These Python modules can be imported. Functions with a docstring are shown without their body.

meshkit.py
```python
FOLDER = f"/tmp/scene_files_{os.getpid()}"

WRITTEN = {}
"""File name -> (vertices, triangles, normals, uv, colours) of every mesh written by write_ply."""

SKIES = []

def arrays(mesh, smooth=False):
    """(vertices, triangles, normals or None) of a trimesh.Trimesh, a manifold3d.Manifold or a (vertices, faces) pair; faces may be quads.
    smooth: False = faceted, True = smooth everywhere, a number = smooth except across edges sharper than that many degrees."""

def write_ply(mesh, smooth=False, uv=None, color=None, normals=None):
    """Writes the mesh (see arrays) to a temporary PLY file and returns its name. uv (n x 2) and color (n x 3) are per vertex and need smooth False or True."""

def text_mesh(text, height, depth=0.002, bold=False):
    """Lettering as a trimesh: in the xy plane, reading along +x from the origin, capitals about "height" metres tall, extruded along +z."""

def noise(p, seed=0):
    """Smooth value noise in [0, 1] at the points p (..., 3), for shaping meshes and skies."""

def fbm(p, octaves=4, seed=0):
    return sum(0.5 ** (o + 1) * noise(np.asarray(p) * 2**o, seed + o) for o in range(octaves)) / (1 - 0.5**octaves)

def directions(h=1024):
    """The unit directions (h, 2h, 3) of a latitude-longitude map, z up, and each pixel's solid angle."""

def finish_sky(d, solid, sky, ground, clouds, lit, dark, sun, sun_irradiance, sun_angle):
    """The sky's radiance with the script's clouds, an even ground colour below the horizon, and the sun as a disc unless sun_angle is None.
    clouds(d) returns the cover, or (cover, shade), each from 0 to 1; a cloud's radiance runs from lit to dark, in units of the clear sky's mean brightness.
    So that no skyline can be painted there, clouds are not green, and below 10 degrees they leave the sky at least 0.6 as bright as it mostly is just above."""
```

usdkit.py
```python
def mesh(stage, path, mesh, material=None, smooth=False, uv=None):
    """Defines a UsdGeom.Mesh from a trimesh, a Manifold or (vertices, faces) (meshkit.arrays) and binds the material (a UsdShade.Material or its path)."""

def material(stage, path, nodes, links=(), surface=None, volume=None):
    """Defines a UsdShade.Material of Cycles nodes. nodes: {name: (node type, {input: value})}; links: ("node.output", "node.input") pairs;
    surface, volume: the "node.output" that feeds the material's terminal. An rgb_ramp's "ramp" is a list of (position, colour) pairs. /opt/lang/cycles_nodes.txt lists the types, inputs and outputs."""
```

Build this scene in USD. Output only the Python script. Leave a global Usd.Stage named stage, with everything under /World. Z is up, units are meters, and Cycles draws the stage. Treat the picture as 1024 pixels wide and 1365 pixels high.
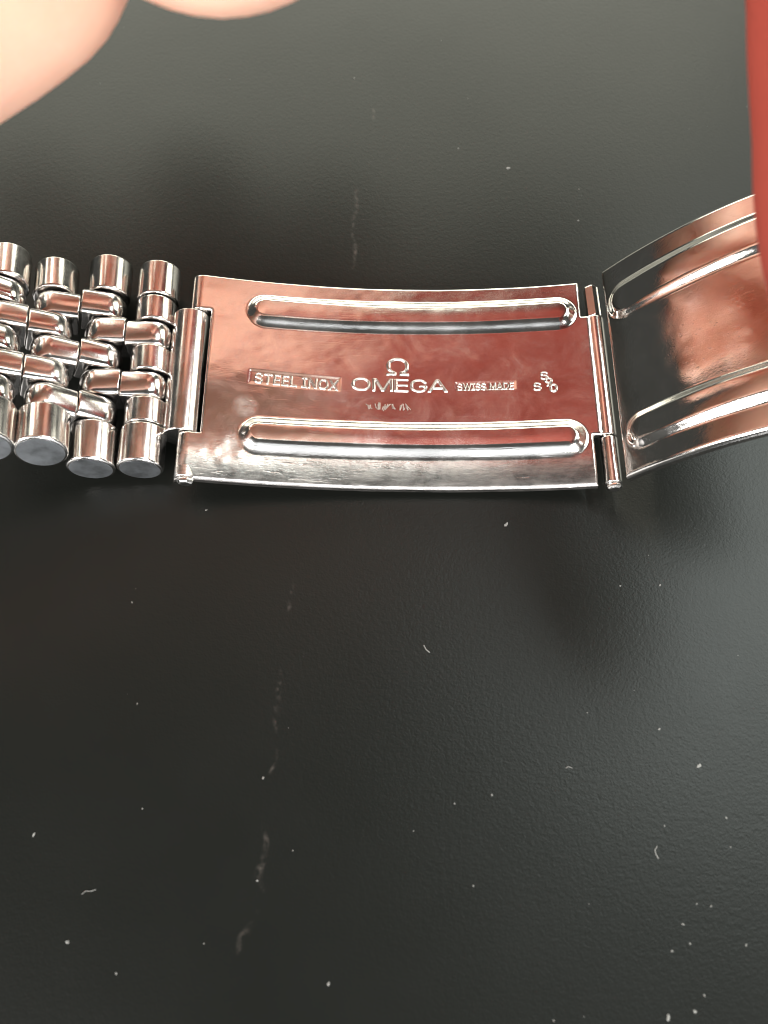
import math, numpy as np, trimesh, manifold3d, shapely, usdkit, meshkit
from shapely import affinity
from shapely.geometry import Polygon, Point, LineString, box
from pxr import Usd, UsdGeom, UsdLux, UsdShade, Gf, Sdf

stage = Usd.Stage.CreateInMemory()
UsdGeom.SetStageUpAxis(stage, 'Z'); UsdGeom.SetStageMetersPerUnit(stage, 1.0)
UsdGeom.Xform.Define(stage, '/World'); UsdGeom.Scope.Define(stage, '/World/Looks')
MM = 0.001
rng = np.random.default_rng(7)

# ---------------------------------------------------------------- camera (all design numbers in mm)
TAU, FPX, CX, CY, CZ = 0.39224, 1138.18, -4.066, -31.174, 53.076
cam = UsdGeom.Camera.Define(stage, '/World/Camera')
r_ = np.array([1, 0, 0.]); u_ = np.array([0, math.cos(TAU), math.sin(TAU)]); b_ = -np.array([0, math.sin(TAU), -math.cos(TAU)])
M = np.eye(4); M[0, :3] = r_; M[1, :3] = u_; M[2, :3] = b_; M[3, :3] = np.array([CX, CY, CZ]) * MM
cam.AddTransformOp().Set(Gf.Matrix4d(*M.ravel().tolist()))
cam.CreateHorizontalApertureAttr(24.0); cam.CreateVerticalApertureAttr(32.0)
cam.CreateFocalLengthAttr(24.0 * FPX / 1024)
cam.CreateClippingRangeAttr(Gf.Vec2f(0.002, 50))
cam.CreateFStopAttr(24.0 * FPX / 1024 / 0.70); cam.CreateFocusDistanceAttr(0.0585)
cam.CreateExposureAttr(0.0)

# ---------------------------------------------------------------- light
def rect_light(name, pos, target, w, h, radiance, color):
    l = UsdLux.RectLight.Define(stage, '/World/' + name)
    p, t = np.array(pos, float), np.array(target, float)
    z = p - t; z /= np.linalg.norm(z)
    x = np.cross([0, 0, 1.0], z); x /= np.linalg.norm(x); y = np.cross(z, x)
    m = np.eye(4); m[0, :3] = x; m[1, :3] = y; m[2, :3] = z; m[3, :3] = p
    l.AddTransformOp().Set(Gf.Matrix4d(*m.ravel().tolist()))
    l.CreateWidthAttr(w); l.CreateHeightAttr(h); l.CreateIntensityAttr(radiance); l.CreateColorAttr(Gf.Vec3f(*color))
    return l
# window beyond the table, a wide soft one; window low at the right; pale window in front; ceiling lamp to the right
rect_light('window_beyond', (-0.10, 1.00, 0.62), (0, 0, 0), 1.3, 0.8, 4.9, (1.0, 1.0, 0.84))
rect_light('window_right', (0.78, 0.52, 0.38), (0, 0, 0), 0.40, 0.42, 5.0, (1.0, 0.98, 0.82))
rect_light('window_side', (-0.66, -0.56, 0.46), (0, 0, 0.05), 0.62, 0.40, 25.0, (1.0, 0.98, 0.96))
rect_light('window_low', (0.20, -0.85, 0.28), (0, 0, 0.06), 0.50, 0.16, 42.0, (0.97, 0.98, 1.0))
rect_light('window_front', (0.06, -0.85, 0.60), (0, 0, 0), 0.70, 0.40, 1.2, (0.88, 0.95, 1.0))
rect_light('ceiling_lamp', (0.50, 0.30, 0.80), (0, 0, 0), 0.46, 0.75, 10.0, (0.92, 1.0, 0.96))
rect_light('lamp_front', (-0.65, -0.95, 0.72), (0, 0, 0), 0.5, 0.4, 5.0, (1.0, 0.97, 0.92))
rect_light('window_front_right', (0.55, -0.66, 0.50), (0, 0, 0.05), 0.40, 0.40, 15.0, (1.0, 0.98, 0.96))
dome = UsdLux.DomeLight.Define(stage, '/World/room_light')
dmat = usdkit.material(stage, '/World/Looks/room_light', {'b': ('background_shader', {'color': (0.95, 0.97, 0.9), 'strength': 0.07})}, surface='b.background')
UsdShade.MaterialBindingAPI.Apply(dome.GetPrim()).Bind(dmat)

# ---------------------------------------------------------------- materials
def mat(name, nodes, links, surface='p.BSDF'):
    return usdkit.material(stage, '/World/Looks/' + name, nodes, links, surface=surface)

def steel(name, base=(0.74, 0.715, 0.69), rough=0.10, scratch=0.05, sx=(1, 1, 1), smudge=0.06):
    return mat(name, {
        'g': ('geometry', {}),
        'mp': ('mapping', {'scale': sx}),
        'n': ('noise_texture', {'scale': 9000.0, 'detail': 3.0}),
        'n2': ('noise_texture', {'scale': 420.0, 'detail': 5.0, 'roughness': 0.65}),
        'rr': ('map_range', {'clamp': True, 'from_min': 0.35, 'from_max': 0.75, 'to_min': rough, 'to_max': rough + smudge}),
        'b': ('bump', {'strength': scratch, 'distance': 0.00002}),
        'cr': ('rgb_ramp', {'ramp': [(0.3, tuple(c * 0.86 for c in base)), (0.62, base)]}),
        'p': ('principled_bsdf', {'metallic': 1.0, 'roughness': rough})},
        [('g.position', 'mp.vector'), ('mp.vector', 'n.vector'), ('g.position', 'n2.vector'), ('n2.fac', 'rr.value'), ('rr.result', 'p.roughness'),
         ('n.fac', 'b.height'), ('b.normal', 'p.normal'), ('n2.fac', 'cr.fac'), ('cr.color', 'p.base_color')])

M_link = steel('polished_link_steel', rough=0.14, scratch=0.14, sx=(1, 0.12, 1), smudge=0.10)
M_end = steel('link_end_steel', base=(0.60, 0.63, 0.66), rough=0.30, scratch=0.35, smudge=0.15)
M_pin = steel('pin_steel', base=(0.5, 0.47, 0.45), rough=0.16, scratch=0.15)
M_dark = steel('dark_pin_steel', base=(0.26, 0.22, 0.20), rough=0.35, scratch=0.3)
M_letter = steel('stamped_steel', base=(0.52, 0.48, 0.45), rough=0.24, scratch=0.25)
M_worn = steel('worn_stamp_steel', base=(0.40, 0.35, 0.32), rough=0.35, scratch=0.5)

# clasp sheet steel: fine scratches, a scuffed corner and a grey tarnish spot near the lower left rib
def plate_steel(name, scuffs, r0=0.13, r1=0.22):
    nodes = {
        'g': ('geometry', {}),
        'mp': ('mapping', {'scale': (0.25, 1.0, 1.0), 'rotation': (0, 0, 0.25)}),
        'n': ('noise_texture', {'scale': 5200.0, 'detail': 4.0, 'roughness': 0.7}),
        'n2': ('noise_texture', {'scale': 330.0, 'detail': 6.0, 'roughness': 0.7, 'distortion': 0.6}),
        'n3': ('noise_texture', {'scale': 2600.0, 'detail': 4.0, 'roughness': 0.8}),
        'wv': ('noise_texture', {'scale': 1600.0, 'detail': 6.0, 'roughness': 0.75}),
        'rr': ('map_range', {'clamp': True, 'from_min': 0.35, 'from_max': 0.75, 'to_min': r0, 'to_max': r1}),
        'hs': ('math', {'math_type': 'multiply_add', 'value2': 0.5}),
        'mp4': ('mapping', {'scale': (0.05, 1.0, 1.0), 'rotation': (0, 0, -0.35)}), 'n4': ('noise_texture', {'scale': 4200.0, 'detail': 2.0}),
        'r4': ('map_range', {'clamp': True, 'from_min': 0.62, 'from_max': 0.72, 'to_min': 0.0, 'to_max': -0.7}), 'h4': ('math', {'math_type': 'add'}),
        'b': ('bump', {'strength': 0.10, 'distance': 0.00002}),
        'cr': ('rgb_ramp', {'ramp': [(0.28, (0.66, 0.63, 0.60)), (0.6, (0.76, 0.73, 0.70))]}),
        'tc': ('mix_color', {'b': (0.27, 0.235, 0.21)}),
        'mask0': ('value', {'value': 0.0}),
        'p': ('principled_bsdf', {'metallic': 1.0})}
    links = [('g.position', 'mp.vector'), ('mp.vector', 'n.vector'), ('g.position', 'n2.vector'), ('mp.vector', 'n3.vector'),
             ('n2.fac', 'rr.value'), ('n2.fac', 'cr.fac'), ('cr.color', 'tc.a')]
    last = 'mask0.value'
    if scuffs:
        nodes['sy'] = ('separate_xyz', {}); nodes['band'] = ('map_range', {'clamp': True, 'from_min': -0.0052, 'from_max': -0.0068, 'to_min': 0.0, 'to_max': 0.65})
        links += [('g.position', 'sy.vector'), ('sy.y', 'band.value')]; last = 'band.result'
    for i, (x, y, z, r, k) in enumerate(scuffs):
        nodes[f'd{i}'] = ('vector_math', {'math_type': 'distance', 'vector2': (x * MM, y * MM, z * MM)})
        nodes[f'm{i}'] = ('map_range', {'clamp': True, 'from_min': 0.35 * r * MM, 'from_max': r * MM, 'to_min': k, 'to_max': 0.0})
        nodes[f'x{i}'] = ('math', {'math_type': 'maximum'})
        links += [('g.position', f'd{i}.vector1'), (f'd{i}.value', f'm{i}.value'), (last, f'x{i}.value1'), (f'm{i}.result', f'x{i}.value2')]
        last = f'x{i}.value'
    nodes['mm'] = ('math', {'math_type': 'multiply'})
    nodes['nr'] = ('map_range', {'clamp': True, 'from_min': 0.25, 'from_max': 0.75, 'to_min': 0.15, 'to_max': 1.0})
    nodes['ra'] = ('math', {'math_type': 'multiply_add', 'value2': 0.35})
    nodes['ba'] = ('math', {'math_type': 'multiply_add', 'value2': 0.9, 'value3': 0.10})
    links += [('mp.vector', 'wv.vector'), ('wv.fac', 'nr.value'), (last, 'mm.value1'), ('nr.result', 'mm.value2'),
              ('mm.value', 'ra.value1'), ('rr.result', 'ra.value3'), ('ra.value', 'p.roughness'), ('mm.value', 'tc.fac'), ('tc.result', 'p.base_color'),
              (last, 'ba.value1'), ('ba.value', 'b.strength'), ('n3.fac', 'hs.value1'), ('n.fac', 'hs.value3'), ('g.position', 'mp4.vector'), ('mp4.vector', 'n4.vector'), ('n4.fac', 'r4.value'), ('hs.value', 'h4.value1'), ('r4.result', 'h4.value2'), ('h4.value', 'b.height'), ('b.normal', 'p.normal')]
    return mat(name, nodes, links)
M_plate = plate_steel('clasp_sheet_steel', [(-13.4, -2.6, 2.7, 1.0, 0.55), (-14.2, -6.3, 2.9, 1.8, 0.6), (-9, -7.0, 2.2, 2.0, 0.35)])
M_leaf = plate_steel('clasp_leaf_steel', [], 0.07, 0.14)

# black satin table: fine orange peel, faint broken scuff trail
def table_mat():
    # trail runs along a slightly slanted line x = x0 + k*y
    return mat('black_table', {
        'g': ('geometry', {}), 's': ('separate_xyz', {}),
        'n': ('noise_texture', {'scale': 7000.0, 'detail': 2.0, 'roughness': 0.5}),
        'nb': ('noise_texture', {'scale': 3200.0, 'detail': 2.0, 'roughness': 0.5, 'distortion': 0.4}),
        'ha': ('math', {'math_type': 'multiply_add', 'value2': 0.9}),
        'b': ('bump', {'strength': 0.34, 'distance': 0.00003}),
        'nl': ('noise_texture', {'scale': 55.0, 'detail': 4.0, 'roughness': 0.6}),
        'rr': ('map_range', {'clamp': True, 'from_min': 0.3, 'from_max': 0.7, 'to_min': 0.31, 'to_max': 0.37}),
        'nw': ('noise_texture', {'scale': 130.0, 'detail': 2.0}),
        'nwm': ('map_range', {'clamp': True, 'from_min': 0.3, 'from_max': 0.7, 'to_min': -0.0010, 'to_max': 0.0010}),
        'k': ('math', {'math_type': 'multiply_add', 'value2': -0.108, 'value3': 0.00814}),
        'd0': ('math', {'math_type': 'add'}), 'd1': ('math', {'math_type': 'add'}), 'da': ('math', {'math_type': 'absolute'}),
        'dm': ('map_range', {'clamp': True, 'from_min': 0.00003, 'from_max': 0.00022, 'to_min': 1.0, 'to_max': 0.0}),
        'ng': ('noise_texture', {'scale': 210.0, 'detail': 3.0, 'roughness': 0.7}),
        'ngm': ('map_range', {'clamp': True, 'from_min': 0.52, 'from_max': 0.66, 'to_min': 0.0, 'to_max': 0.17}),
        'tm': ('math', {'math_type': 'multiply'}),
        'nf': ('noise_texture', {'scale': 2500.0, 'detail': 3.0}),
        'nfm': ('map_range', {'clamp': True, 'from_min': 0.40, 'from_max': 0.62, 'to_min': 0.0, 'to_max': 1.0}),
        'tm2': ('math', {'math_type': 'multiply'}),
        'c': ('mix_color', {'a': (0.0055, 0.0060, 0.0050), 'b': (0.30, 0.25, 0.22)}),
        'p': ('principled_bsdf', {'specular_ior_level': 0.22})},
        [('g.position', 'n.vector'), ('g.position', 'nb.vector'), ('n.fac', 'ha.value1'), ('nb.fac', 'ha.value3'), ('ha.value', 'b.height'), ('b.normal', 'p.normal'),
         ('g.position', 'nl.vector'), ('nl.fac', 'rr.value'), ('rr.result', 'p.roughness'),
         ('g.position', 's.vector'), ('s.y', 'k.value1'), ('s.x', 'd0.value1'), ('k.value', 'd0.value2'), ('g.position', 'nw.vector'), ('nw.fac', 'nwm.value'),
         ('d0.value', 'd1.value1'), ('nwm.result', 'd1.value2'), ('d1.value', 'da.value1'), ('da.value', 'dm.value'),
         ('g.position', 'ng.vector'), ('ng.fac', 'ngm.value'), ('dm.result', 'tm.value1'), ('ngm.result', 'tm.value2'),
         ('g.position', 'nf.vector'), ('nf.fac', 'nfm.value'), ('tm.value', 'tm2.value1'), ('nfm.result', 'tm2.value2'), ('tm2.value', 'c.fac'),
         ('c.result', 'p.base_color')])
M_table = table_mat()

def skin(name, base, deep):
    return mat(name, {
        'g': ('geometry', {}),
        'n': ('noise_texture', {'scale': 140.0, 'detail': 4.0}),
        'v': ('voronoi_texture', {'scale': 1600.0, 'feature': 'distance_to_edge'}),
        'b': ('bump', {'strength': 0.25, 'distance': 0.00008}),
        'cr': ('rgb_ramp', {'ramp': [(0.3, deep), (0.65, base)]}),
        'p': ('principled_bsdf', {'roughness': 0.48, 'subsurface_weight': 0.25, 'subsurface_scale': 0.0015, 'subsurface_radius': (1.0, 0.35, 0.2)})},
        [('g.position', 'n.vector'), ('g.position', 'v.vector'), ('v.distance', 'b.height'), ('b.normal', 'p.normal'), ('n.fac', 'cr.fac'), ('cr.color', 'p.base_color')])
M_skin = skin('skin', (0.77, 0.46, 0.33), (0.68, 0.35, 0.25))
M_red = mat('red_cloth', {
    'g': ('geometry', {}), 'n': ('noise_texture', {'scale': 90.0, 'detail': 3.0}),
    'w': ('noise_texture', {'scale': 3500.0, 'detail': 2.0}), 'b': ('bump', {'strength': 0.4, 'distance': 0.0001}),
    'cr': ('rgb_ramp', {'ramp': [(0.3, (0.215, 0.038, 0.026)), (0.7, (0.265, 0.050, 0.035))]}),
    'p': ('principled_bsdf', {'roughness': 0.9, 'specular_ior_level': 0.1})},
    [('g.position', 'n.vector'), ('g.position', 'w.vector'), ('w.fac', 'b.height'), ('b.normal', 'p.normal'), ('n.fac', 'cr.fac'), ('cr.color', 'p.base_color')])
M_lint = mat('lint', {'p': ('principled_bsdf', {'base_color': (0.17, 0.167, 0.155), 'roughness': 0.8})}, [])

# ---------------------------------------------------------------- scene helpers
used = {}
def path(name, parent):
    base = (parent.GetPath().pathString if parent else '/World') + '/' + name
    k = used.get(base, 0); used[base] = k + 1
    return base if k == 0 else f'{base}_{k:03d}'
def data(p, label=None, cat=None, group=None, kind=None):
    for k, v in (('label', label), ('category', cat), ('group', group), ('kind', kind)):
        if v: p.SetCustomDataByKey(k, v)
    return p
def thing(name, label, cat, group=None):
    return data(UsdGeom.Xform.Define(stage, path(name, None)).GetPrim(), label, cat, group)
def put(name, mesh, material, parent=None, smooth=30, **kw):
    v, f, n = meshkit.arrays(mesh, smooth)
    m = usdkit.mesh(stage, path(name, parent), (v * MM, f), material)
    if n is not None:
        m.CreateNormalsAttr(np.asarray(n, np.float32)); m.SetNormalsInterpolation('vertex')
    return data(m.GetPrim(), **kw)

def sstep(x): x = np.clip(x, 0, 1); return x * x * (3 - 2 * x)
def unpx(u, v, z):   # where the ray through a photo pixel meets the height z: used only to lay things out on the table
    d = np.array([(u - 512) / FPX, (682.5 - v) / FPX * math.cos(TAU) + math.sin(TAU), (682.5 - v) / FPX * math.sin(TAU) - math.cos(TAU)])
    return np.array([CX, CY, CZ]) + (z - CZ) / d[2] * d

# ---------------------------------------------------------------- table
def table():
    v = np.array([[-700, -500, 0], [700, -500, 0], [700, 700, 0], [-700, 700, 0]], float)
    b = trimesh.creation.box([1400, 1200, 25]); b.apply_translation([0, 100, -12.5])
    put('table_top', b, M_table, None, smooth=False, kind='structure', label='black satin table top with fine grain, dust and a faint scuff trail', cat='table top')
table()

# ---------------------------------------------------------------- sheet metal
def sheet(sl, wl, inside, height, P, thick, warp=None):
    """A closed sheet over the grid cells that lie inside; P(s, w, h) places it."""
    S, W = np.meshgrid(sl, wl, indexing='ij')
    sc, wc = (sl[1:] + sl[:-1]) / 2, (wl[1:] + wl[:-1]) / 2
    cell = inside(*np.meshgrid(sc, wc, indexing='ij'))
    if warp: W = warp(S, W)
    H = height(S, W)
    idx = np.arange(S.size).reshape(S.shape)
    i, j = np.nonzero(cell)
    a, b, c, d = idx[i, j], idx[i + 1, j], idx[i + 1, j + 1], idx[i, j + 1]
    top = np.vstack([np.c_[a, b, c], np.c_[a, c, d]])
    e = np.vstack([top[:, [0, 1]], top[:, [1, 2]], top[:, [2, 0]]])
    key = np.sort(e, 1); _, inv, cnt = np.unique(key, axis=0, return_inverse=True, return_counts=True)
    e = e[cnt[inv.ravel()] == 1]
    vt = P(S.ravel(), W.ravel(), H.ravel()); vb = P(S.ravel(), W.ravel(), H.ravel() - thick)
    n = len(vt)
    k = len(e)
    wall = np.vstack([vt[e[:, 0]], vt[e[:, 1]], vb[e[:, 0]], vb[e[:, 1]]])
    o = 2 * n; q = np.arange(k)
    fw = np.vstack([np.c_[o + q, o + 2 * k + q, o + 3 * k + q], np.c_[o + q, o + 3 * k + q, o + k + q]])
    f = np.vstack([top, top[:, ::-1] + n, fw]); v = np.vstack([vt, vb, wall])
    keep = np.unique(f); re = np.zeros(len(v), int); re[keep] = np.arange(len(keep))
    return v[keep], re[f]

def edge_dist(poly, S, W):
    pts = shapely.points(np.c_[S.ravel(), W.ravel()])
    return shapely.distance(poly.exterior, pts).reshape(S.shape)
def stadium(S, W, a, b, r, H, slope):
    a, b = np.array(a), np.array(b); d = b - a; L2 = (d ** 2).sum()
    t = np.clip(((S - a[0]) * d[0] + (W - a[1]) * d[1]) / L2, 0, 1)
    dist = np.hypot(S - a[0] - t * d[0], W - a[1] - t * d[1]) - r
    return H * (0.88 * sstep(-dist / slope) + 0.12 * sstep(-dist / r))

R, Z0 = 77.88, 1.5
def Pplate(s, w, h=0.0):
    s, w = np.asarray(s, float), np.asarray(w, float); a = s / R
    return np.stack([R * np.sin(a) - np.sin(a) * h, w + 0 * h, Z0 + R * (1 - np.cos(a)) + np.cos(a) * h], -1)

bracelet = thing('watch_bracelet', 'polished steel watch bracelet lying open with its folding clasp, inner side up', 'watch bracelet')

# --- clasp blade
outline = Polygon([(-17.7, -8.0), (10.05, -8.0), (10.05, -4.45), (10.95, -4.45), (10.95, 5.05), (10.05, 5.05), (10.05, 7.98), (-17.7, 7.75),
                   (-17.7, 4.85), (-16.28, 4.85), (-16.28, -4.78), (-17.7, -4.78)])
def plate_height(S, W):
    h = stadium(S, W, (-12.5, 5.18), (8.35, 5.35), 1.44, 0.50, 0.85) + stadium(S, W, (-12.45, -4.72), (8.25, -4.62), 1.50, 0.58, 0.98)
    pts = np.stack([S * 0.16, W * 0.22, 0 * S], -1)
    h = h + 0.10 * (meshkit.fbm(pts, 2, 3) - 0.5) + 0.018 * (meshkit.fbm(pts * 4.5, 2, 5) - 0.5)
    # shallow stamp fields round the lettering
    for (cx, cy, L, w, ang, dep) in ((-10.25, -0.33, 6.4, 1.2, -0.035, -0.03), (3.0, -0.35, 4.3, 0.82, 0.0, -0.025)):
        u = (S - cx) * math.cos(ang) + (W - cy) * math.sin(ang); v = -(S - cx) * math.sin(ang) + (W - cy) * math.cos(ang)
        d = np.maximum(np.abs(u) - L / 2, np.abs(v) - w / 2)
        h = h + dep * sstep(-d / 0.2)
    e = edge_dist(outline, S, W)
    q = np.clip(0.2 - e, 0, 0.2); h = h - (0.2 - np.sqrt(np.maximum(0.04 - q ** 2, 0))) * 0.8
    x = np.clip(-16.95 - S, 0, 0.80); h = h - (0.85 - np.sqrt(0.85 ** 2 - x ** 2))
    x = np.clip(S - 10.35, 0, 0.62); h = h + 0.12 * sstep(x / 0.3) * 0 - (0.66 - np.sqrt(0.66 ** 2 - x ** 2))
    h = h - 0.085 * np.clip(-5.75 - W, 0, 3) ** 2
    # dinged lower left corner
    d = np.hypot(S + 14.3, W + 6.2); h = h + 0.028 * np.exp(-(d / 1.5) ** 2) * (meshkit.noise(np.stack([S * 1.9, W * 1.3, 0 * S], -1), 9) - 0.3) * 2
    return h
ox = np.unique(np.r_[np.linspace(-17.7, -16.28, 34), np.linspace(-16.28, 10.05, 380), np.linspace(10.05, 10.95, 18)].round(4))
wy = np.unique(np.r_[np.linspace(-8.0, -4.78, 64), np.linspace(-4.78, -4.45, 7), np.linspace(-4.45, 4.85, 150), np.linspace(4.85, 5.05, 5), np.linspace(5.05, 7.98, 56)].round(4))
outline_square = outline.union(box(-17.7, 5.05, 10.05, 8.0)); shapely.prepare(outline_square)
plate_mesh = sheet(ox, wy, lambda s, w: shapely.contains_xy(outline_square, s, w), plate_height, Pplate, 0.38,
                   lambda S, W: np.where(W > 5.05, 5.05 + (W - 5.05) * (7.75 + (S + 17.7) / 27.75 * 0.23 - 5.05) / 2.93, W))
blade = put('clasp_blade', plate_mesh, M_plate, bracelet, smooth=True)

# --- stamped marks
def text_shape(t, bold=False):
    m = meshkit.text_mesh(t, 1.0, 0.1, bold)
    tri = m.triangles[m.face_normals[:, 2] > 0.5][:, :, :2]
    g = shapely.union_all([Polygon(x).buffer(0.002) for x in tri])
    x0, y0, x1, y1 = g.bounds
    return affinity.scale(affinity.translate(g, -x0, -y0), 1 / (x1 - x0), 1 / (y1 - y0), origin=(0, 0))
def place(g, x, y, w, h, ang=0.0):
    g = affinity.translate(affinity.scale(g, w, h, origin=(0, 0)), x, y)
    return affinity.rotate(g, ang, origin=(x, y))
def relief(g, H, slope, res, base=-0.02):
    """The raised skin of a flat shape on the blade, rounded to its edges."""
    x0, y0, x1, y1 = g.bounds
    xs, ys = np.arange(x0 - res, x1 + 2 * res, res), np.arange(y0 - res, y1 + 2 * res, res)
    S, W = np.meshgrid(xs, ys, indexing='ij')
    pts = shapely.points(np.c_[S.ravel(), W.ravel()])
    ins = shapely.contains_xy(g, S.ravel(), W.ravel()).reshape(S.shape)
    d = shapely.distance(g.boundary, pts).reshape(S.shape) * np.where(ins, 1, -1)
    h = plate_height(S, W) + base + (H - base) * np.sqrt(np.clip(1 - (1 - np.clip((d + 0.02) / slope, 0, 1)) ** 2, 0, 1))
    cell = (np.maximum.reduce([d[1:, 1:], d[1:, :-1], d[:-1, 1:], d[:-1, :-1]]) > -0.02)
    idx = np.arange(S.size).reshape(S.shape); i, j = np.nonzero(cell)
    a, b, c, e = idx[i, j], idx[i + 1, j], idx[i + 1, j + 1], idx[i, j + 1]
    f = np.vstack([np.c_[a, b, c], np.c_[a, c, e]])
    v = Pplate(S.ravel(), W.ravel(), h.ravel())
    keep = np.unique(f); re = np.zeros(len(v), int); re[keep] = np.arange(len(keep))
    return v[keep], re[f]
def geoms(g): return list(getattr(g, 'geoms', [g]))
def stamp(name, g, H=0.13, slope=0.13, res=0.035, split=True, material=None, **kw):
    for q in (geoms(g) if split else [g]):
        put(name, relief(q, H, slope, res), material or M_letter, blade, smooth=True, **kw)
stamp('stamped_letter', place(text_shape('STEEL INOX', True), -13.0, -0.72, 5.75, 0.84, -2.2), H=0.10, slope=0.08, res=0.025)
for ch, x, w in (('O', -6.32, 1.32), ('M', -4.86, 1.42), ('E', -3.36, 0.98), ('G', -2.24, 1.16), ('A', -1.02, 1.38)):
    stamp('stamped_letter', place(text_shape(ch), x, -0.84, w, 1.0), H=0.13, slope=0.11)
stamp('stamped_emblem', place(text_shape('Ω'), -3.88, 0.45, 1.55, 1.42), H=0.14, slope=0.12, split=False)
stamp('small_stamped_word', place(text_shape('SWISS MADE', True), 1.05, -0.66, 3.9, 0.56), H=0.07, slope=0.09, res=0.03, split=False)
for x, y, ch in ((7.08, 0.30, 'S'), (6.56, -0.55, 'S'), (7.36, -0.22, '9'), (7.66, -0.72, 'o')):
    stamp('stamped_letter', place(text_shape(ch, True), x - 0.27, y - 0.32, 0.54, 0.64), H=0.13, slope=0.12, res=0.03)
worn = []
for k in range(26):
    x = -5.2 + 2.8 * rng.random(); y = -2.07 + 0.18 * (rng.random() - 0.5); a = rng.normal(0, 0.35)
    L = 0.12 + 0.16 * rng.random()
    worn.append(LineString([(x - L * math.sin(a), y - L * math.cos(a)), (x + L * math.sin(a), y + L * math.cos(a))]).buffer(0.03))
stamp('worn_stamp', shapely.union_all(worn), H=0.015, slope=0.06, res=0.035, split=False, material=M_worn, label='faint worn stamp under the lettering')

# --- tubes, pins and beads
def lathe(profile, p0, p1, n=40):
    """A solid of revolution about p0-p1; profile is (fraction along in mm from p0, radius)."""
    p0, p1 = np.array(p0, float), np.array(p1, float); ax = p1 - p0; L = np.linalg.norm(ax); ax /= L
    m = trimesh.creation.revolve(np.array([(r, z) for z, r in profile]), sections=n)
    T = trimesh.geometry.align_vectors([0, 0, 1], ax); m.apply_transform(T); m.apply_translation(p0)
    return m
def rod(p0, p1, r, cham=0.12, n=40):
    L = np.linalg.norm(np.array(p1, float) - p0)
    a = np.linspace(0, math.pi / 2, 5)
    prof = [(0, 0)] + [(cham * (1 - math.sin(t)), r - cham * (1 - math.cos(t))) for t in a[::-1]][::-1][::-1]
    prof = [(0, 0)] + [(cham - cham * math.cos(t), r - cham + cham * math.sin(t)) for t in a]
    prof += [(L - z, q) for z, q in prof[::-1]]
    return lathe(prof, p0, p1, n)

# right hinge of the blade
hz = lambda s, w, h: Pplate(np.array(s), np.array(w), np.array(h))
put('hinge_knuckle', rod(hz(10.97, -4.45, -0.66), hz(10.97, 5.03, -0.66), 0.665, 0.08), M_plate, bracelet)
put('hinge_pin', rod(hz(10.97, -8.25, -0.66), hz(10.97, 7.9, -0.66), 0.40, 0.1), M_pin, bracelet)
put('hinge_knuckle', rod(hz(11.0, 5.15, -0.6), hz(10.95, 7.75, -0.6), 0.52, 0.1, 6), M_link, bracelet, smooth=False)
put('hinge_knuckle', rod(hz(11.05, -7.95, -0.6), hz(11.05, -4.56, -0.6), 0.58, 0.1), M_link, bracelet)
put('pin_end', rod(hz(11.1, -8.35, -0.55), hz(11.08, -7.93, -0.55), 0.5, 0.2, 9), M_link, bracelet, smooth=False)
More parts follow.
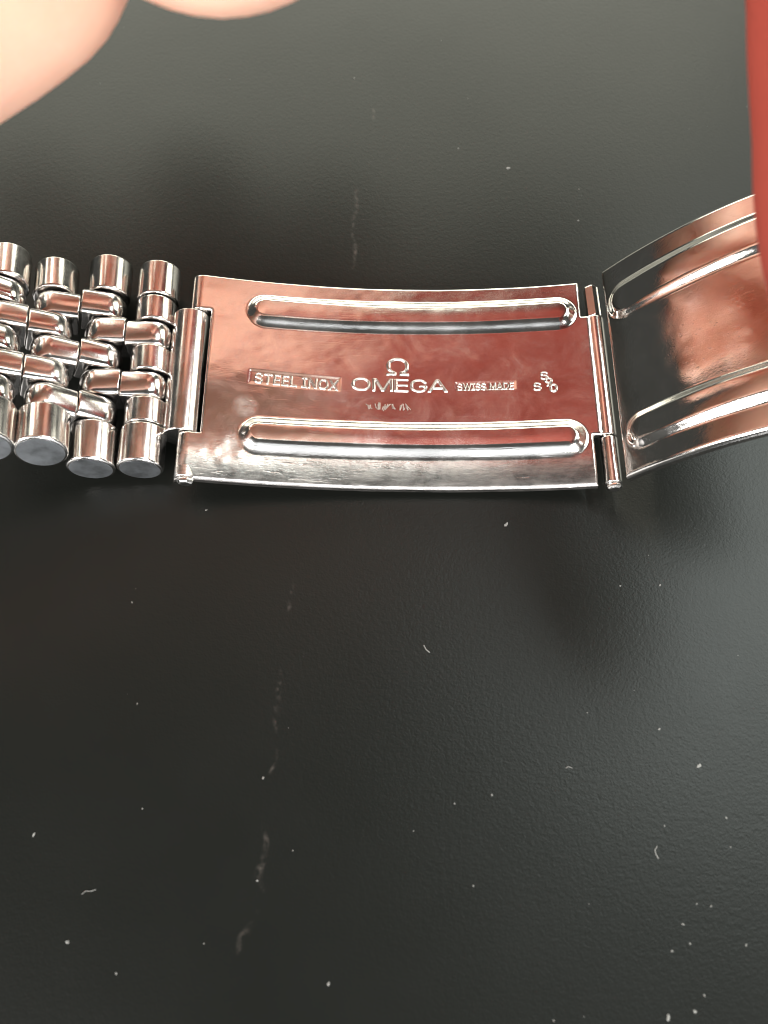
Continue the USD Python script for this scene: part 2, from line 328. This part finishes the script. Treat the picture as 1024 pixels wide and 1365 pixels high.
# left tube of the blade
put('hinge_tube', rod((-17.66, -4.72, 2.2), (-17.72, 4.8, 2.2), 1.27, 0.10, 64), M_link, bracelet)
put('hinge_pin', rod((-17.15, -8.2, 2.4), (-17.15, 7.7, 2.5), 0.45, 0.1), M_pin, bracelet)
put('pin_end', rod((-16.95, -8.35, 2.55), (-16.95, -7.9, 2.6), 0.55, 0.22, 7), M_link, bracelet, smooth=False)
put('hinge_knuckle', rod((-17.05, -7.95, 2.45), (-17.05, -4.85, 2.45), 0.72, 0.1), M_plate, bracelet)
put('hinge_knuckle', rod((-17.05, 4.95, 2.45), (-17.05, 7.7, 2.45), 0.72, 0.1), M_plate, bracelet)

# --- links: columns of beads along the pins, joined by the long middle links
cols = [((-20.35, 8.9, 2.15), (-20.15, -7.12, 2.15)), ((-23.95, 9.3, 2.25), (-23.30, -7.2, 2.4)), ((-27.6, 8.45, 2.8), (-25.6, -7.28, 5.0)),
        ((-30.6, 8.7, 4.0), (-28.4, -7.6, 6.4)), ((-33.5, 8.6, 6.0), (-31.2, -7.8, 8.4)), ((-35.6, 8.5, 8.8), (-33.6, -7.9, 11.0))]
cols = [(np.array(a), np.array(b)) for a, b in cols]
bounds = np.array([0, 2.95, 5.02, 7.06, 9.1, 11.14, 13.15, 16.1]) / 16.1
def at(c, t): return cols[c][0] + t * (cols[c][1] - cols[c][0])
def half_bead(p, q, wax, hw, r):
    """Half of a long link: a domed bead round the pin at p that ends flat at q."""
    p, q, wax = map(np.asarray, (p, q, wax)); d = q - p; d = d - wax * (d @ wax); L = np.linalg.norm(d); d /= L
    up = np.cross(wax, d); up = up if up[2] > 0 else -up
    pts = []
    for w in np.linspace(-1, 1, 11):
        k = 1 - 0.30 * abs(w) ** 2.2
        wo = hw * math.sin(w * math.pi / 2) if abs(w) < 1 else hw * w
        for a in np.linspace(math.pi / 2, 3 * math.pi / 2, 17):
            pts.append(p + wax * wo + r * k * (d * math.cos(a) + up * math.sin(a)))
        for s_, z_ in ((L - 0.10, k), (L, k * 0.93)):
            pts += [p + wax * wo * (1 if s_ < L else 0.95) + d * s_ + up * r * z_, p + wax * wo * (1 if s_ < L else 0.95) + d * s_ - up * r * z_]
    return trimesh.convex.convex_hull(np.array(pts))
for c in range(len(cols)):
    a, b = cols[c]; wax = (a - b) / np.linalg.norm(a - b)
    put('link_pin', rod(a - wax * 0.4, b + wax * 0.4, 0.42, 0.1, 16), M_dark, bracelet)
    g = 0.05 / 16.1
    for k, (t0, t1, nm, r) in enumerate(((0, bounds[1], 'outer_bead', 1.5), (bounds[6], 1, 'outer_bead', 1.52 + (0.06 * c if c < 3 else 0.1)))):
        bead = put(nm, rod(at(c, t0 + g), at(c, t1 - g), r, 0.17, 48), M_link, bracelet)
        if k == 1:   # the cut end that faces the viewer
            e = at(c, t1 - g)
            prof = [(0, 0), (0, r - 0.25), (0.03, r - 0.2), (0.035, r - 0.32), (0.03, 0.75), (0.045, 0.6), (0.03, 0.4), (0.03, 0)]
            put('bead_end', lathe(prof, e + wax * 0.01, e - wax, 40), M_end, bead)
    for row in range(1, 6):
        t0, t1 = bounds[row], bounds[row + 1]; tm = (t0 + t1) / 2; hw = (t1 - t0) * 16.1 / 2 - 0.04
        if c == 0 and row % 2 == 1:
            put('inner_bead', rod(at(c, t0 + g), at(c, t1 - g), 1.42, 0.16, 48), M_link, bracelet)
        # even rows join columns 0-1, 2-3, 4-5; odd rows 1-2, 3-4
        first = c if (c % 2 == 0) == (row % 2 == 0) else None
        if first is not None and first + 1 < len(cols):
            p, q = at(first, tm), at(first + 1, tm); m = (p + q) / 2; d = (q - p) / np.linalg.norm(q - p)
            for (e, s) in ((p, -1), (q, 1)):
                put('link_half', half_bead(e, m + d * s * 0.035, wax, hw, 1.36), M_link, bracelet, smooth=40)

# --- right leaf of the clasp, rising
XH, ZH, PHI, KL, YAW = 11.6, 2.55, 0.990, -0.0318, -0.0648
def Pleaf(s, w, h=0.0):
    s, w = np.asarray(s, float), np.asarray(w, float); a = PHI + KL * s / 2; t = PHI + KL * s
    x = s * np.cos(a) - h * np.sin(t); z = s * np.sin(a) + h * np.cos(t)
    return np.stack([XH + x, w + YAW * x, ZH + z], -1)
leaf_out = Polygon([(0, -7.87), (17, -7.6), (17, 9.0), (0, 8.55)])
shapely.prepare(leaf_out)
def leaf_height(S, W):
    h = stadium(S, W, (1.9, 5.15), (19, 6.1), 1.62, 0.34, 0.80) + stadium(S, W, (1.9, -5.0), (19, -4.2), 1.40, 0.34, 0.75)
    pts = np.stack([S * 0.2, W * 0.2, 0 * S], -1)
    h = h + 0.10 * (meshkit.fbm(pts, 2, 13) - 0.5) + 0.012 * (meshkit.fbm(pts * 4, 2, 15) - 0.5)
    e = edge_dist(leaf_out, S, W); q = np.clip(0.3 - e, 0, 0.3)
    return h - (0.3 - np.sqrt(np.maximum(0.09 - q ** 2, 0))) * 0.9
sl, wl = np.linspace(0, 17, 200), np.linspace(-7.87, 9.0, 230)
leaf_mesh = sheet(sl, wl, lambda s, w: np.ones(s.shape, bool), leaf_height, Pleaf, 0.4,
                  lambda S, W: -7.87 + 0.27 * S / 17 + (W + 7.87) / 16.87 * (16.42 + 0.18 * S / 17))
put('clasp_leaf', leaf_mesh, M_leaf, bracelet, smooth=True)

# ---------------------------------------------------------------- hand above the table, upper left
def limb(chains, refine=1.6, it=12):
    parts = []
    for ch in chains:
        for (p, r), (q, s) in zip(ch[:-1], ch[1:]):
            sp = [manifold3d.Manifold.sphere(rr, 28).translate(tuple(map(float, c))) for c, rr in ((p, r), (q, s))]
            parts.append(manifold3d.Manifold.batch_hull(sp))
    m = manifold3d.Manifold.batch_boolean(parts, manifold3d.OpType.Add).refine_to_length(refine)
    mm = m.to_mesh(); t = trimesh.Trimesh(mm.vert_properties[:, :3], mm.tri_verts, process=True)
    trimesh.smoothing.filter_taubin(t, lamb=0.5, nu=0.52, iterations=it)
    return t
W0 = (-36, 70, 172)
index = [((-8, 46, 112), 11.5), ((-9.5, 19, 86), 10.2), ((-11.0, 11.0, 57), 9.2), ((-11.2, 8.65, 33.3), 8.6)]
middle = [((-22, 52, 112), 11.5), ((-9.5, 51, 78), 11), ((-9, 47, 50), 9.8), ((-10, 38, 30), 8.2)]
ring = [((-40, 56, 110), 11), ((-29, 54, 70), 10.2), ((-27, 48, 44), 9), ((-25, 38, 25), 7.6)]
pinky = [((-58, 60, 106), 10), ((-52, 58, 70), 8.6), ((-49, 51, 46), 7.6), ((-46, 42, 30), 6.6)]
thumb = [((-44, 62, 128), 15), ((-42, 36, 70), 12), ((-23.6, 7.6, 30.2), 9.2), ((-43, -6.3, 25.5), 8.4)]
palm = [[(W0, 22), (f[0][0], f[0][1] + 1)] for f in (index, middle, ring, pinky)] + [[(index[0][0], 11), (middle[0][0], 11), (ring[0][0], 10.5), (pinky[0][0], 9.5)]]
arm = [[(W0, 24), ((-80, 120, 260), 32)]]
put('hand', limb([index, middle, ring, pinky, thumb] + palm + arm), M_skin, None, smooth=True,
    label='out-of-focus pale hand reaching in over the table at the upper left corner', cat='hand')

# ---------------------------------------------------------------- red cloth at the right edge
def red_cloth():
    """A hanging roll of cloth that comes forward over the clasp: a tube with soft folds along a bent axis."""
    ctrl = np.array([[17.0, -26, 20], [17.0, -11.5, 24.5], [16.7, 3, 30], [18.5, 24, 36], [18, 43, 47], [16.5, 54, 75], [16.5, 57, 115], [16, 58, 175]], float)
    from scipy.interpolate import CubicSpline
    cs = CubicSpline(np.r_[0, np.cumsum(np.linalg.norm(np.diff(ctrl, axis=0), axis=1))], ctrl)
    n, k = 170, 120
    T = np.linspace(11, cs.x[-1], n); C = cs(T); D = cs(T, 1); D /= np.linalg.norm(D, axis=1)[:, None]
    X = np.cross(D, [0, 0.3, 1.0]); X = np.cross(np.array([0, -1.0, 0.3]), D); X = np.tile([1.0, 0, 0], (n, 1)) - D * D[:, :1]; X /= np.linalg.norm(X, axis=1)[:, None]
    Y = np.cross(D, X); a = np.linspace(0, 2 * math.pi, k, endpoint=False)
    l = T - T[0]
    r = (5.5 + 13.5 * sstep((l - 50) / 30)) * np.clip(1 - np.clip(1 - l / 12.0, 0, 1) ** 2.6, 0, 1) ** (1 / 2.6)
    rr = r[:, None] * (1 + 0.035 * np.sin(a * 5 + l[:, None] * 0.05) + 0.03 * np.sin(l[:, None] * 0.16 + 2 * np.sin(a * 2)) * sstep((l[:, None] - 40) / 40))
    V = C[:, None] + X[:, None] * (rr * np.cos(a))[..., None] + Y[:, None] * (rr * np.sin(a))[..., None]
    V = V + 0.8 * (meshkit.fbm(V * 0.09, 3, 21)[..., None] - 0.5)
    i, j = np.meshgrid(np.arange(n - 1), np.arange(k), indexing='ij'); i, j = i.ravel(), j.ravel(); j2 = (j + 1) % k
    f = np.vstack([np.c_[i * k + j, i * k + j2, (i + 1) * k + j2], np.c_[i * k + j, (i + 1) * k + j2, (i + 1) * k + j]])
    top = (n - 1) * k + np.arange(1, k - 1)
    f = np.vstack([f, np.c_[np.full(k - 2, (n - 1) * k), top, top + 1]])
    put('red_cloth', trimesh.Trimesh(V.reshape(-1, 3), f, process=False), M_red, None, smooth=True, label='out-of-focus brick-red cloth at the right edge hiding the tip of the clasp', cat='cloth')
red_cloth()

# ---------------------------------------------------------------- dust and lint on the table
def fleck(px, py, size, elong=1.0, ang=0.0, seed=0):
    g = np.random.default_rng(seed + 100)
    m = trimesh.creation.icosphere(1, 1.0); v = np.array(m.vertices)
    v *= (1 + 0.35 * g.normal(size=(len(v), 1))).clip(0.5, 1.6)
    v *= [size * elong, size, size * 0.35]
    c, s = math.cos(ang), math.sin(ang); v = v @ np.array([[c, s, 0], [-s, c, 0], [0, 0, 1]])
    o = unpx(px, py, 0); v += [o[0], o[1], size * 0.30]
    return trimesh.Trimesh(v, m.faces, process=False)
def fibre(pxs, r):
    pts = [unpx(u, v, 0) + [0, 0, r] for u, v in pxs]
    return trimesh.util.concatenate([rod(p, q, r, r * 0.4, 8) for p, q in zip(pts[:-1], pts[1:])])
for mesh_, label in (
    (fibre([(565, 860), (568, 866), (573, 870)], 0.032), 'short white lint fibre alone below the middle of the clasp'),
    (fibre([(876, 1128), (873, 1133), (874, 1138), (878, 1145)], 0.03), 'hooked white lint fibre on the right half of the table'),
    (fibre([(109, 1192), (114, 1188), (121, 1188), (128, 1186)], 0.02), 'thin curved grey fibre at lower left of the table'),
    (fleck(932, 1021, 0.08, 1.5, 0.4, 1), 'star-shaped white lint speck near the right edge of the table'),
    (fleck(891, 1357, 0.075, 1.8, 1.2, 2), 'oblong white lint speck touching the bottom edge'),
    (fleck(926, 1348, 0.075, 1.1, 0.2, 3), 'round pale lint speck near the bottom right corner'),
    (fleck(90, 1256, 0.07, 1.2, 0.3, 4), 'pale dust speck near the bottom left corner'),
    (fleck(45, 1113, 0.05, 2.4, 1.1, 5), 'slim pale dust speck near the left edge below the links'),
    (fleck(438, 1312, 0.06, 1.4, 1.3, 6), 'lone white dust speck at the bottom left of centre'),
    (fleck(351, 1037, 0.06, 1.3, 1.5, 7), 'white dust speck on the faint scuff trail'),
    (fleck(675, 699, 0.07, 2.0, 0.9, 8), 'white lint speck just below the right part of the blade'),
    (fleck(678, 224, 0.07, 2.2, 0.0, 9), 'flat white dust speck above the blade on the far table'),
    (fibre([(754, 1024), (758, 1022), (763, 1024)], 0.02), 'tiny arched pale fibre on the right of the table')):
    fib = 'fibre' in label
    put('lint_fibre' if fib else 'dust_speck', mesh_, M_lint, None, smooth=30 if fib else False, label=label, cat='lint' if 'lint' in label or fib else 'dust', group='lint and dust on the table')
spots = [(176, 803), (183, 938), (275, 680), (827, 781), (606, 1071), (631, 1181), (968, 1090), (886, 1101), (974, 1129), (948, 1208), (911, 1232), (896, 1268), (995, 1260), (771, 294), (772, 252), (611, 198),
         (472, 104), (880, 780), (783, 950), (879, 972), (656, 1060), (920, 1258), (939, 1327), (272, 1258), (155, 1298), (190, 1078), (343, 1174), (984, 874), (929, 1205), (996, 142)]
fl = [fleck(u, v, 0.026 + 0.022 * rng.random(), 1 + rng.random(), rng.random() * 3, i + 20) for i, (u, v) in enumerate(spots)]
for i in range(30):
    fl.append(fleck(rng.random() * 1024, rng.random() * 1365, 0.012 + 0.014 * rng.random(), 1 + rng.random(), rng.random() * 3, i + 60))
put('fine_dust', trimesh.util.concatenate(fl), M_lint, None, smooth=False, kind='stuff', label='fine pale dust scattered thinly over the black table', cat='dust')
